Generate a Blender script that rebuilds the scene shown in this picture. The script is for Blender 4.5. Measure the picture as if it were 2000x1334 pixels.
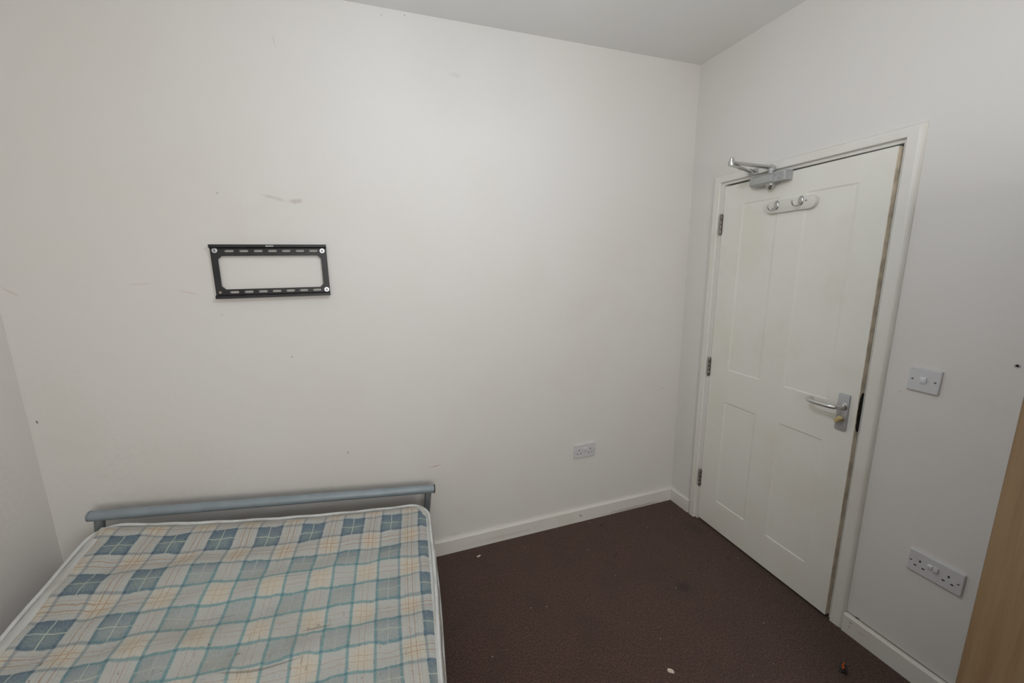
import bpy, bmesh, math, random
from mathutils import Vector, Matrix
random.seed(7)
PI = math.pi
scn = bpy.context.scene
COL = scn.collection
for o in list(bpy.data.objects):
    bpy.data.objects.remove(o)

# ------------------------------------------------------------------ camera
CAM = Vector((-1.85204507, -1.95345951, 1.57117108))
cd = bpy.data.cameras.new('camera')
cam = bpy.data.objects.new('camera', cd); COL.objects.link(cam)
cam.location = CAM
cam.rotation_mode = 'XYZ'
cam.rotation_euler = (1.38621518, 0.01662905, -0.32254964)
cd.sensor_fit = 'HORIZONTAL'; cd.sensor_width = 36.0
cd.lens = 764.9975 / 2000 * 36.0
cd.shift_x = (1000 - 978.134) / 2000
cd.shift_y = (664.863 - 667) / 2000
cd.clip_start = 0.02
scn.camera = cam

# ------------------------------------------------------------------ light
scn.view_settings.view_transform = 'Standard'
scn.view_settings.look = 'None'
scn.view_settings.gamma = 1
scn.view_settings.use_curve_mapping = False
scn.view_settings.exposure = 0.14
LAMP_POWER = 61.0       # emission strength of the added, unseen globe lamp
LAMP_COL = (0.885, 0.975, 1.10)
WIN_POWER = 44.0        # assumed daylight through the unseen window added in wall_front
WIN_COL = (1.0, 0.975, 0.935)

world = bpy.data.worlds.new('world'); scn.world = world
world.use_nodes = True
world.node_tree.nodes['Background'].inputs[0].default_value = (0.55, 0.68, 0.85, 1)
world.node_tree.nodes['Background'].inputs[1].default_value = 0.15

ld = bpy.data.lights.new('assumed_daylight', 'AREA')  # added area light outside the assumed, unseen window
ld.shape = 'RECTANGLE'; ld.size = 1.3; ld.size_y = 1.15
ld.energy = WIN_POWER; ld.color = WIN_COL
lo = bpy.data.objects.new('assumed_daylight', ld); COL.objects.link(lo)
lo.location = (-1.75, -3.86, 1.62); lo.rotation_euler = (math.radians(96), 0, 0)

# ------------------------------------------------------------------ room size
H = 2.6653          # ceiling
XL = -3.15          # left wall
YF = -3.7           # wall behind the camera
SK = 0.0846         # baseboard height

# ------------------------------------------------------------------ node maths
class N:
    """small wrapper so shader maths reads like maths"""
    tree = None
    def __init__(self, s): self.s = s
    @staticmethod
    def m(op, *a, clamp=False):
        n = N.tree.nodes.new('ShaderNodeMath'); n.operation = op; n.use_clamp = clamp
        for i, v in enumerate(a):
            if isinstance(v, N): N.tree.links.new(v.s, n.inputs[i])
            else: n.inputs[i].default_value = v
        return N(n.outputs[0])
    def __add__(s, o): return N.m('ADD', s, o)
    __radd__ = __add__
    def __sub__(s, o): return N.m('SUBTRACT', s, o)
    def __rsub__(s, o): return N.m('SUBTRACT', o, s)
    def __mul__(s, o): return N.m('MULTIPLY', s, o)
    __rmul__ = __mul__
    def __truediv__(s, o): return N.m('DIVIDE', s, o)
def absn(a): return N.m('ABSOLUTE', a)
def fract(a): return N.m('FRACT', a)
def mn(a, b): return N.m('MINIMUM', a, b)
def mx(a, b): return N.m('MAXIMUM', a, b)
def smooth(a, lo, hi):      # 0 below lo, 1 above hi (lo may exceed hi)
    n = N.tree.nodes.new('ShaderNodeMapRange'); n.interpolation_type = 'SMOOTHSTEP'
    N.tree.links.new(a.s, n.inputs[0])
    if lo < hi:
        n.inputs[1].default_value = lo; n.inputs[2].default_value = hi
        n.inputs[3].default_value = 0; n.inputs[4].default_value = 1
    else:
        n.inputs[1].default_value = hi; n.inputs[2].default_value = lo
        n.inputs[3].default_value = 1; n.inputs[4].default_value = 0
    return N(n.outputs[0])
def mixc(f, a, b, blend='MIX'):
    n = N.tree.nodes.new('ShaderNodeMix'); n.data_type = 'RGBA'; n.blend_type = blend
    if isinstance(f, N): N.tree.links.new(f.s, n.inputs[0])
    else: n.inputs[0].default_value = f
    for i, v in ((6, a), (7, b)):
        if isinstance(v, N): N.tree.links.new(v.s, n.inputs[i])
        else: n.inputs[i].default_value = (*v, 1)
    return N(n.outputs[2])
def coords(kind='Object'):
    t = N.tree.nodes.new('ShaderNodeTexCoord')
    return t.outputs[kind]
def sepxyz(sock):
    n = N.tree.nodes.new('ShaderNodeSeparateXYZ'); N.tree.links.new(sock, n.inputs[0])
    return N(n.outputs[0]), N(n.outputs[1]), N(n.outputs[2])
def noise(vec, scale, detail=2, rough=.5, stretch=None):
    if stretch:
        mp = N.tree.nodes.new('ShaderNodeMapping'); mp.inputs['Scale'].default_value = stretch
        N.tree.links.new(vec, mp.inputs[0]); vec = mp.outputs[0]
    n = N.tree.nodes.new('ShaderNodeTexNoise')
    n.inputs['Scale'].default_value = scale; n.inputs['Detail'].default_value = detail
    n.inputs['Roughness'].default_value = rough
    N.tree.links.new(vec, n.inputs['Vector'])
    return N(n.outputs['Fac'])
def bump(h, strength, dist=.01):
    n = N.tree.nodes.new('ShaderNodeBump'); n.inputs['Strength'].default_value = strength
    n.inputs['Distance'].default_value = dist
    N.tree.links.new(h.s, n.inputs['Height']); return n.outputs[0]
def newmat(name):
    m = bpy.data.materials.new(name); m.use_nodes = True
    N.tree = m.node_tree
    return m, m.node_tree.nodes['Principled BSDF']
def setc(bs, c):
    if isinstance(c, N): N.tree.links.new(c.s, bs.inputs['Base Color'])
    else: bs.inputs['Base Color'].default_value = (*c, 1)
def mat(name, col, rough=.5, metal=0.0, var=0.06, vscale=6, bmp=0, bscale=60, spec=.5, coat=0):
    m, bs = newmat(name)
    co = coords()
    c2 = tuple(max(0, c * (1 - var * 2)) for c in col)
    setc(bs, mixc(smooth(noise(co, vscale, 4), .35, .75), col, c2))
    bs.inputs['Roughness'].default_value = rough; bs.inputs['Metallic'].default_value = metal
    bs.inputs['Specular IOR Level'].default_value = spec
    if bmp: N.tree.links.new(bump(noise(co, bscale, 2), bmp, .002), bs.inputs['Normal'])
    return m

def marks_on(c, a, b, marks, co):
    """soft stains and specks; marks = (a, b, ra, rb, angle, colour, strength, raggedness)"""
    ng = noise(co, 45, 3, .6)
    for (ca, cb, ra, rb, ang, colr, st, rag) in marks:
        A = a - ca; B = b - cb; cs, sn = math.cos(ang), math.sin(ang)
        u = (A * cs + B * sn) / ra; v = (B * cs - A * sn) / rb
        d = N.m('SQRT', u * u + v * v)
        if rag: d = d + (ng - .5) * rag
        c = mixc(smooth(d, 1.0, .35) * st, c, colr)
    return c

# ------------------------------------------------------------------ materials
WALLC = (0.69, 0.668, 0.635)
def wall_mat(name, axes, marks, base=WALLC):
    m, bs = newmat(name)
    co = coords(); x, y, z = sepxyz(co)
    a = {'x': x, 'y': y}[axes[0]]; b = z if axes[1] == 'z' else y
    c = mixc(smooth(noise(co, 1.3, 3, .6), .4, .7), base, tuple(v * k for v, k in zip(base, (.985, .975, .955))))
    c = mixc(smooth(noise(co, 5, 5, .65), .55, .8) * .25, c, tuple(v * k for v, k in zip(base, (.93, .90, .84))))
    c = marks_on(c, a, b, marks, co)
    setc(bs, c)
    bs.inputs['Roughness'].default_value = .62
    bs.inputs['Specular IOR Level'].default_value = .3
    h = noise(co, 220, 3, .6) + noise(co, 18, 3, .5) * 1.5
    N.tree.links.new(bump(h, .12, .0015), bs.inputs['Normal'])
    return m
DK = (.05, .045, .04); BR = (.30, .22, .16); PK = (.55, .38, .32); GR = (.45, .43, .40)
M_back = wall_mat('painted plaster, wall with bracket', 'xz', [
    (-2.125, 1.866, .038, .016, .05, (.46, .40, .34), .55, 1.6),
    (-2.205, 1.876, .055, .010, -.25, (.50, .46, .40), .45, 1.6),
    (-2.209, 1.186, .005, .003, .3, DK, .8, 0), (-2.011, .683, .0028, .009, .1, DK, .85, .5),
    (-1.585, .531, .040, .0035, .12, (.45, .25, .20), .65, .8), (-.129, .800, .005, .004, 0, DK, .9, 0),
    (-3.125, 1.005, .004, .008, .2, DK, .9, .4), (-2.410, 1.887, .006, .003, 0, DK, .5, .6),
    (-2.716, 1.529, .060, .006, .05, PK, .22, 1.2), (-2.559, 1.489, .045, .005, -.25, PK, .3, 1.0),
    (-3.11, 1.512, .035, .006, -.7, PK, .35, .8), (-1.403, 2.441, .035, .014, -.2, GR, .22, 1.6),
    (-2.141, 2.477, .004, .030, .1, GR, .35, .6), (-1.62, 2.651, .004, .004, 0, DK, .6, .3),
    (-1.718, 2.637, .004, .003, 0, DK, .6, .3), (-.665, .993, .030, .005, .9, GR, .25, .8),
    (-2.457, 1.392, .009, .004, 0, GR, .5, .8), (-2.36, 1.79, .07, .12, 0, (.62, .52, .44), .12, 1.5),
    (-1.02, 1.55, .10, .16, 0, (.60, .50, .42), .10, 1.8), (-.75, 1.32, .22, .10, .4, (.60, .52, .46), .12, 1.8),
    (-3.02, .95, .16, .4, .1, (.55, .47, .36), .12, 1.5), (-2.72, .72, .30, .2, 0, (.56, .46, .38), .14, 1.8),
    (-1.50, .10, .05, .012, 0, (.5, .42, .34), .2, 1.2),
], )
M_right = wall_mat('painted plaster, wall with door', 'yz', [
    (-1.22, .0880, .42, .0048, 0, (.16, .13, .10), .85, .35),
    (-1.085, .089, .013, .005, -.2, (.02, .015, .012), 1.0, .3),
    (-1.42, .0895, .10, .006, 0, (.55, .50, .44), .5, .9),
    (-1.093, 1.09, .012, .006, .4, (.55, .46, .40), .35, .8),
    (-1.19, .95, .05, .09, .3, (.62, .54, .48), .12, 1.6),
    (-.07, .7, .05, .5, 0, (.60, .55, .50), .10, 1.5),
])
M_plain = wall_mat('painted plaster', 'xz', [])
M_left = wall_mat('painted plaster, left wall', 'yz', [(-.35, .8, .3, .25, .3, (.50, .40, .30), .15, 1.6)], base=(.735, .705, .66))
M_ceil = wall_mat('ceiling paint', 'xy', [], base=(.80, .795, .78))

def wood_paint(name, base, marks=(), axes='yz', rough=.42):
    m, bs = newmat(name)
    co = coords(); x, y, z = sepxyz(co)
    a = {'x': x, 'y': y}[axes[0]]
    c = mixc(smooth(noise(co, 3, 4, .6), .45, .75), base, tuple(v * k for v, k in zip(base, (.95, .93, .88))))
    c = marks_on(c, a, z, list(marks), co)
    setc(bs, c); bs.inputs['Roughness'].default_value = rough
    bs.inputs['Specular IOR Level'].default_value = .4
    N.tree.links.new(bump(noise(co, 40, 3, .6), .06, .002), bs.inputs['Normal'])
    return m
TRIMC = (.72, .70, .65)
M_skirt_back = wood_paint('gloss painted baseboard, back', TRIMC, [
    (-.708, .044, .008, .007, 0, DK, .85, .4), (-.70, .034, .014, .003, .3, (.25, .22, .2), .6, .8),
    (-1.2, .03, .3, .012, 0, (.45, .38, .31), .25, 1.6), (-.3, .01, .3, .012, 0, (.35, .28, .22), .5, 1.2)], 'xz')
M_skirt_right = wood_paint('gloss painted baseboard, right', TRIMC, [
    (-1.075, .062, .008, .005, 0, (.35, .28, .24), .7, .6), (-1.072, .038, .006, .010, 0, (.42, .36, .31), .6, .8),
    (-1.12, .050, .03, .006, -.2, (.45, .40, .34), .35, 1.2)], 'yz')
M_trim = wood_paint('gloss painted door surround', TRIMC, [
    (-.635, 2.020, .016, .010, .3, (.42, .34, .27), .55, .9), (-.70, 2.016, .04, .006, .1, (.50, .42, .34), .3, 1.2),
    (-.983, .96, .02, .14, 0, (.40, .33, .26), .35, 1.5), (-1.02, .5, .03, .2, 0, (.52, .45, .38), .2, 1.5),
    (-1.03, .20, .01, .006, .5, (.30, .24, .2), .6, .6)], 'yz')
M_door = wood_paint('cream painted door', (.75, .735, .67), [
    (0, 1.952, .004, .003, 0, (.35, .30, .25), .7, .3), (.40, .30, .03, .006, 0, (.45, .38, .31), .3, 1.2)], 'yz', .45)
M_dooredge = mat('unpainted dirty door edge', (.80, .70, .55), .7, var=.18, vscale=22, bmp=.2, bscale=120)
M_lockdark = mat('dark broken mortice edge', (.022, .014, .009), .9, var=.3, vscale=80, bmp=.8, bscale=180)
M_steel = mat('satin steel', (.55, .55, .54), .36, 1.0, var=.05)
M_alu = mat('aluminium handle', (.66, .66, .65), .33, 1.0, var=.04)
M_plate = mat('aluminium backplate', (.46, .465, .475), .45, .35, var=.05)
M_chrome = mat('chrome', (.50, .50, .48), .22, .9, var=.03)
M_hinge = mat('dull steel hinge', (.26, .235, .20), .45, .9, var=.15, vscale=40)
M_brass = mat('brass thumb turn', (.66, .54, .27), .45, .45, var=.12, vscale=30)
M_silverpaint = mat('silver painted closer body', (.43, .435, .42), .42, .3, var=.05)
M_hookboard = mat('cream painted hook board', (.67, .655, .59), .4, 0, var=.03)
M_black = mat('black powder coated steel', (.016, .016, .018), .42, .2, var=.2, vscale=20, spec=.5)
M_white_ink = mat('white ink', (.55, .55, .53), .6)
M_screw = mat('zinc screw', (.72, .74, .78), .3, .85, var=.08, vscale=60)
M_rust = mat('rusty screw', (.45, .36, .30), .6, .5, var=.2, vscale=80)
M_dark = mat('dark recess', (.012, .011, .010), .9)
M_plastic = mat('white moulded plastic', (.56, .56, .565), .30, 0, var=.02)
M_plastic2 = mat('white moulded plastic plate', (.60, .595, .60), .32, 0, var=.02)
M_rocker = mat('bright white rocker', (.72, .73, .75), .25, 0, var=.01)
M_gapshade = mat('dark brown gap shade', (.035, .018, .012), .9)
M_greyplug = mat('grey plastic plug', (.38, .38, .37), .6)
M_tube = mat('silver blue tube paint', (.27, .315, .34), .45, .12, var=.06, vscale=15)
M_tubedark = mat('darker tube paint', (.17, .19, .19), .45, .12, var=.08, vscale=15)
M_blackcap = mat('black plastic cap', (.012, .012, .013), .5)
M_slat = mat('plain timber slat', (.50, .38, .22), .7, var=.15, vscale=18)
M_piping = mat('off white mattress tape', (.60, .605, .585), .85, var=.10, vscale=18, bmp=.5, bscale=400)
M_speck = mat('dull pale fluff', (.42, .35, .27), .9, var=.1)
M_bit = mat('off white crumb', (.60, .53, .43), .8, var=.1)
M_orange = mat('orange foil', (.75, .13, .02), .35, .2, var=.3, vscale=90)
M_blackfoil = mat('black foil', (.015, .012, .012), .35, .1)
M_frame = mat('white plastic of added window and lamp', (.7, .7, .7), .35)
M_hair = mat('black elastic', (.015, .013, .012), .7)

# carpet
M_carpet, bs = newmat('brown loop carpet')
co = coords(); x, y, z = sepxyz(co)
n1 = noise(co, 150, 4, .8); n2 = noise(co, 55, 4, .75); n3 = noise(co, 5, 4, .6); n4 = noise(co, 1400, 1, .5)
c = mixc(smooth(n1, .34, .68), (.030, .0130, .0075), (.176, .086, .053))
c = mixc(smooth(n2, .52, .78) * .6, c, (.190, .098, .066))
c = mixc(smooth(n3, .45, .75) * .38, c, (.050, .028, .018))
vr = N.tree.nodes.new('ShaderNodeTexVoronoi'); vr.inputs['Scale'].default_value = 60
N.tree.links.new(co, vr.inputs['Vector'])
vc = N.tree.nodes.new('ShaderNodeSeparateColor'); N.tree.links.new(vr.outputs['Color'], vc.inputs[0])
speck = smooth(N(vr.outputs['Distance']), .22, .08) * smooth(N(vc.outputs[0]), .86, .93)
c = mixc(speck * .55, c, (.30, .21, .15))
c = marks_on(c, x, y, [(-.485, -.635, .05, .035, .2, (.025, .015, .012), .6, .9), (-.10, -.30, .06, .09, .2, (.03, .02, .016), .4, 1.2),
                       (-.117, -.563, .010, .008, 0, (.01, .008, .006), .9, .5), (-.60, -.09, .04, .012, .3, (.03, .018, .013), .6, .9),
                       (-.68, -.34, .03, .01, .5, (.03, .018, .013), .7, .9), (-.9, -.2, .02, .01, 0, (.03, .018, .013), .6, .9)], co)
setc(bs, c); bs.inputs['Roughness'].default_value = .95; bs.inputs['Specular IOR Level'].default_value = .1
bs.inputs['Sheen Weight'].default_value = .15
N.tree.links.new(bump(n1 * 1.4 + n2 + n4 * .4, .9, .006), bs.inputs['Normal'])

# light wood effect of the wardrobe
def woodmat(name, c1, c2):
    m, bs = newmat(name)
    co = coords()
    g = noise(co, 6, 5, .6, stretch=(6, 6, .22)); g2 = noise(co, 60, 2, .6, stretch=(5, 5, .12))
    c = mixc(smooth(g, .3, .7), c1, c2)
    c = mixc(smooth(g2, .5, .8) * .25, c, tuple(v * .7 for v in c2))
    setc(bs, c); bs.inputs['Roughness'].default_value = .45
    return m
M_ward = woodmat('light oak laminate', (.215, .145, .078), (.165, .102, .052))

# tartan ticking, in the pattern's own units (one repeat = 1)
M_tartan, bs = newmat('blue and cream tartan ticking')
uvn = N.tree.nodes.new('ShaderNodeUVMap'); uvn.uv_map = 'pattern'
co = coords()
pu, pv, _ = sepxyz(uvn.outputs[0])
wob = noise(co, 9, 2, .5) - .5; wob2 = noise(co, 7.3, 3, .5, stretch=(1.3, 1, 1)) - .5
wv = pv + wob * .12 + (noise(co, 24, 2) - .5) * .09; wu = pu + wob2 * .03 + (noise(co, 30, 2) - .5) * .03
fu = fract(wu + 10.0); fv = fract(wv + 10.0)
def bands(f, W):
    inside = smooth(f, W + .012, W - .012) * smooth(f, -.001, .02)
    edge = (smooth(absn(f - .034), .044, .012) + smooth(absn(f - (W - .034)), .044, .012))
    centre = smooth(absn(f - W / 2), .0125, .004)
    g1 = absn(f - (W + 1) / 2)
    lines = smooth(absn(g1 - .055), .014, .005)
    fine = smooth(absn(g1 - .115), .012, .006)
    tint = smooth(g1, .20, .10)
    return inside, mn(edge, 1.0), centre, lines, fine, tint
W = .557
iu, eu, cu, lu, fnu, tu = bands(fu, W)
iv, ev, cv, lv, fnv, tv = bands(fv, W)
# how worn and faded: the middle, where people lay
w0 = smooth(pu, .7, 2.6) * smooth(pu, 7.2, 5.8) * smooth(pv, .60, 1.5)
w1 = smooth(pu + (pv * .35), .9, 3.0) * smooth(pv, .6, 1.6) * smooth(pu, 7.4, 6.2)
worn = N.m('MULTIPLY', mx(w0, w1 * .75), smooth(noise(co, 3.2, 3, .6), .20, .55) * .35 + .65, clamp=True)
cream = (.525, .465, .365); pale = (.405, .412, .395)
base = mixc(tu * tv * .6 + .2, (.475, .462, .415), cream)
base = mixc(mx(iu, iv) * .8, base, pale)
# orange and ochre stripes of the pale bands
ol = mx(lu * (1 - iu), lv * (1 - iv))
base = mixc(ol * (1 - worn * .60) * .80, base, (.34, .185, .095))
fl = mx(fnu * (1 - iu), fnv * (1 - iv))
base = mixc(fl * (1 - worn * .8) * .45, base, (.34, .27, .19))
# blue crossings
blue = mixc(worn, (.085, .140, .190), (.315, .345, .335))
grad = smooth(absn(fv - W * .62), .26, .02) * smooth(absn(fu - W / 2), .30, .12)
blue = mixc(grad * .75, blue, mixc(worn, (.175, .235, .230), (.345, .36, .335)))
cc = mixc(iu * iv * .93, base, blue)
# darker borders of every blue band, turning teal where worn
eline = mx(eu, ev)
edgecol = mixc(worn, (.095, .145, .18), (.085, .265, .275))
cc = mixc(eline * (mx(iu * iv, worn) * .26 + .44), cc, edgecol)
both = eu * ev
cc = mixc(both * .55, cc, mixc(worn, (.03, .06, .11), (.045, .14, .19)))
# cream cross in the middle of each blue square
cr = mx(cu * iv * iu, cv * iu * iv)
cc = mixc(cr * (1 - worn * .72) * .85, cc, (.52, .54, .44))
cr2 = cu * iu * (1 - iv) + cv * iv * (1 - iu)
cc = mixc(cr2 * (1 - worn * .8) * .35, cc, (.53, .48, .33))
# weave, grime, small stains
weave = noise(co, 420, 2, .6, stretch=(1, .35, 1)); weave2 = noise(co, 420, 2, .6, stretch=(.35, 1, 1))
cc = mixc(smooth(weave, .45, .7) * .22, cc, (.56, .55, .50))
cc = mixc(smooth(weave2, .5, .75) * .22, cc, (.16, .17, .16))
cc = mixc(smooth(noise(co, 4, 5, .65), .5, .78) * .30, cc, (.30, .25, .18))
spot = noise(co, 58, 3, .7)
cc = mixc(smooth(spot, .665, .71) * .65 * smooth(pv, .8, 2.6), cc, (.13, .085, .05))
strk = noise(co, 26, 3, .6, stretch=(4.5, .9, 1))
cc = mixc(smooth(strk, .63, .70) * .45 * smooth(pv, 1.5, 3.6), cc, (.19, .13, .085))
# two long thin creases of dirt
for (ca, cb, ra, rb, an, st) in ((4.0, 3.62, .80, .030, .02, .5), (4.9, 2.95, .35, .025, -.1, .5), (2.9, 2.35, .5, .018, .0, .3), (4.2, 1.62, .5, .016, -.05, .3)):
    A = pu - ca; B = pv - cb + A * A * .10
    d = N.m('SQRT', (A / ra) * (A / ra) + (B / rb) * (B / rb)) + (noise(co, 30, 2) - .5) * .5
    cc = mixc(smooth(d, 1, .5) * st, cc, (.10, .075, .05))
uve = N.tree.nodes.new('ShaderNodeUVMap'); uve.uv_map = 'rim'
rim, _, _ = sepxyz(uve.outputs[0])
tape = smooth(rim, .0275, .0250) * smooth(rim, -.5, -.4)
cc = mixc(tape, cc, mixc(smooth(noise(co, 12, 3), .4, .7), (.56, .565, .54), (.47, .46, .42)))
setc(bs, cc); bs.inputs['Roughness'].default_value = .9; bs.inputs['Specular IOR Level'].default_value = .15
bs.inputs['Sheen Weight'].default_value = .1
N.tree.links.new(bump(weave + weave2 + noise(co, 35, 2) * 2.0, .35, .003), bs.inputs['Normal'])

M_glass, bs = newmat('assumed window glass')
t = N.tree; tr = t.nodes.new('ShaderNodeBsdfTransparent'); gl = t.nodes.new('ShaderNodeBsdfGlossy'); gl.inputs['Roughness'].default_value = .02
mxs = t.nodes.new('ShaderNodeMixShader'); mxs.inputs[0].default_value = .06
t.links.new(tr.outputs[0], mxs.inputs[1]); t.links.new(gl.outputs[0], mxs.inputs[2])
t.links.new(mxs.outputs[0], t.nodes['Material Output'].inputs[0])
M_dome, bs = newmat('lit opal glass')
setc(bs, (.8, .8, .78)); bs.inputs['Emission Color'].default_value = (*LAMP_COL, 1); bs.inputs['Emission Strength'].default_value = LAMP_POWER

# ------------------------------------------------------------------ mesh helpers
def wmat(o):
    m = Matrix.Translation(o.location) @ o.rotation_euler.to_matrix().to_4x4()
    return wmat(o.parent) @ m if o.parent else m
def obj(name, bm, m, parent=None, loc=None, smooth_=False, world_=True, autos=None):
    """link bm as ONE mesh object; bm holds world coordinates unless world_ is False"""
    o = bpy.data.objects.new(name, None if bm is None else bpy.data.meshes.new(name))
    o.parent = parent
    if loc is not None: o.location = loc
    if world_: bmesh.ops.transform(bm, matrix=wmat(o).inverted(), verts=bm.verts)
    bmesh.ops.recalc_face_normals(bm, faces=bm.faces)
    if smooth_:
        for f in bm.faces: f.smooth = True
    bm.to_mesh(o.data); bm.free()
    if smooth_:
        try: o.data.set_sharp_from_angle(angle=math.radians(autos or 40))
        except Exception: pass
    for mm in (m if isinstance(m, (list, tuple)) else [m]): o.data.materials.append(mm)
    COL.objects.link(o)
    return o
def thing(name, label, cat, loc=(0, 0, 0), rot=(0, 0, 0), group=None):
    o = bpy.data.objects.new(name, None); COL.objects.link(o)
    o.location = loc; o.rotation_euler = rot; o.empty_display_size = .05
    return tag(o, label, cat, group)
def tag(o, label, cat, group=None):
    o['label'] = label; o['category'] = cat
    if group: o['group'] = group
    return o
def struct(o, label, cat):
    o['kind'] = 'structure'; return tag(o, label, cat)
def B(): return bmesh.new()
def box(bm, lo, hi, bev=0, seg=2, M=None):
    r = bmesh.ops.create_cube(bm, size=1)
    vs = r['verts']
    c = [(a + b) / 2 for a, b in zip(lo, hi)]; s = [abs(b - a) for a, b in zip(lo, hi)]
    for v in vs: v.co = Vector((v.co.x * s[0] + c[0], v.co.y * s[1] + c[1], v.co.z * s[2] + c[2]))
    if bev:
        es = list({e for v in vs for e in v.link_edges})
        r2 = bmesh.ops.bevel(bm, geom=es, offset=bev, segments=seg, profile=.5, affect='EDGES')
        vs = list({v for f in r2['faces'] for v in f.verts} | {v for v in vs if v.is_valid})
    if M is not None: bmesh.ops.transform(bm, matrix=M, verts=[v for v in vs if v.is_valid])
    return vs
def tube(bm, pts, r, n=16, cap=True, radii=None, closed=False):
    pts = [Vector(p) for p in pts]; rings = []; L = len(pts)
    up = None
    for i, p in enumerate(pts):
        if closed: d = (pts[(i + 1) % L] - pts[i - 1]).normalized()
        elif i == 0: d = (pts[1] - p).normalized()
        elif i == L - 1: d = (p - pts[i - 1]).normalized()
        else: d = ((pts[i + 1] - p).normalized() + (p - pts[i - 1]).normalized()).normalized()
        if up is None: up = Vector((0, 0, 1)) if abs(d.z) < .9 else Vector((1, 0, 0))
        s = d.cross(up).normalized(); up = s.cross(d).normalized()
        rr = radii[i] if radii else r
        rings.append([bm.verts.new(p + s * math.cos(2 * PI * k / n) * rr + up * math.sin(2 * PI * k / n) * rr) for k in range(n)])
    for a, b in zip(rings, rings[1:] + ([rings[0]] if closed else [])):
        for k in range(n): bm.faces.new((a[k], a[(k + 1) % n], b[(k + 1) % n], b[k]))
    if cap and not closed:
        bm.faces.new(rings[0][::-1]); bm.faces.new(rings[-1])
def lathe(bm, o, axis, prof, n=24):
    """prof = [(distance along axis, radius)]"""
    o = Vector(o); a = Vector(axis).normalized()
    s = a.cross(Vector((0, 0, 1)) if abs(a.z) < .9 else Vector((1, 0, 0))).normalized(); t = a.cross(s)
    rings = []
    for d, r in prof:
        rings.append([bm.verts.new(o + a * d + (s * math.cos(2 * PI * k / n) + t * math.sin(2 * PI * k / n)) * max(r, 1e-5)) for k in range(n)])
    for p, q in zip(rings, rings[1:]):
        for k in range(n): bm.faces.new((p[k], p[(k + 1) % n], q[(k + 1) % n], q[k]))
    bm.faces.new(rings[0][::-1]); bm.faces.new(rings[-1])
def arc(c, r, a0, a1, n, f):
    return [f(c, r, a0 + (a1 - a0) * i / n) for i in range(n + 1)]
def spline(pts, n=8):
    P = [Vector(p) for p in pts]; P = [P[0] * 2 - P[1]] + P + [P[-1] * 2 - P[-2]]; out = []
    for i in range(1, len(P) - 2):
        for k in range(n):
            t = k / n
            out.append(.5 * ((2 * P[i]) + (-P[i - 1] + P[i + 1]) * t + (2 * P[i - 1] - 5 * P[i] + 4 * P[i + 1] - P[i + 2]) * t * t + (-P[i - 1] + 3 * P[i] - 3 * P[i + 1] + P[i + 2]) * t ** 3))
    out.append(P[-2]); return out
def prism(bm, poly, f0, f1):
    """poly: 2-D points; f0, f1 map a 2-D point to the two faces in 3-D"""
    a = [bm.verts.new(f0(p)) for p in poly]; b = [bm.verts.new(f1(p)) for p in poly]
    bm.faces.new(a); bm.faces.new(b[::-1])
    for i in range(len(poly)):
        j = (i + 1) % len(poly); bm.faces.new((a[i], b[i], b[j], a[j]))

# ------------------------------------------------------------------ room shell
T = .12
bm = B(); box(bm, (XL - T, 0, 0), (T, T, H + .1))
struct(obj('wall_back', bm, M_back), 'off-white scuffed wall holding the black bracket behind the bed', 'wall')
bm = B()
YH, YL = -.262 + .01, -.985     # rough door opening
YH = -.226; YL = -.992; ZT = 1.992
box(bm, (0, YH, 0), (T, 0, H + .1)); box(bm, (0, YF - T, 0), (T, YL, H + .1)); box(bm, (0, YL, ZT), (T, YH, H + .1))
struct(obj('wall_right', bm, M_right), 'off-white wall around the door with the light switch', 'wall')
bm = B(); box(bm, (XL - T, YF - T, 0), (XL, 0, H + .1))
struct(obj('wall_left', bm, M_left), 'off-white wall along the left side of the bed', 'wall')
bm = B()
WX0, WX1, WZ0, WZ1 = -2.45, -1.05, 1.0, 2.25  # opening for the assumed window, never in view
box(bm, (XL - T, YF - T, 0), (WX0, YF, H + .1)); box(bm, (WX1, YF - T, 0), (T, YF, H + .1))
box(bm, (WX0, YF - T, 0), (WX1, YF, WZ0)); box(bm, (WX0, YF - T, WZ1), (WX1, YF, H + .1))
struct(obj('wall_front', bm, M_plain), 'off-white wall behind the viewer with the assumed window', 'wall')
bm = B(); box(bm, (XL - T, YF - T, -.1), (1.2, T, 0))
struct(obj('floor', bm, M_carpet), 'dark brown carpet floor', 'floor')
bm = B(); box(bm, (XL - T, YF - T, H), (T, T, H + .1))
struct(obj('ceiling', bm, M_ceil), 'plain pale grey-white ceiling', 'ceiling')

# assumed window behind the viewer, added out of view as a daylight source
wn = thing('assumed_window_1', 'assumed white framed window in the wall behind the viewer, added out of view for daylight', 'window', ((WX0 + WX1) / 2, YF - .06, WZ0)); wn['kind'] = 'structure'
bm = B(); f = .055
for lo_, hi_ in (((WX0, YF - .09, WZ0), (WX0 + f, YF - .03, WZ1)), ((WX1 - f, YF - .09, WZ0), (WX1, YF - .03, WZ1)),
                 ((WX0, YF - .09, WZ0), (WX1, YF - .03, WZ0 + f)), ((WX0, YF - .09, WZ1 - f), (WX1, YF - .03, WZ1)),
                 ((-1.775, YF - .09, WZ0), (-1.725, YF - .03, WZ1))): box(bm, lo_, hi_, .004)
obj('assumed_window_frame', bm, M_frame, wn)
bm = B(); box(bm, (WX0 + f, YF - .064, WZ0 + f), (WX1 - f, YF - .058, WZ1 - f)); obj('assumed_pane', bm, M_glass, wn)
bm = B(); box(bm, (WX0 - .04, YF - .05, WZ0 - .03), (WX1 + .04, YF + .10, WZ0 - .002), .006); obj('assumed_window_sill', bm, M_frame, wn)

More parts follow.
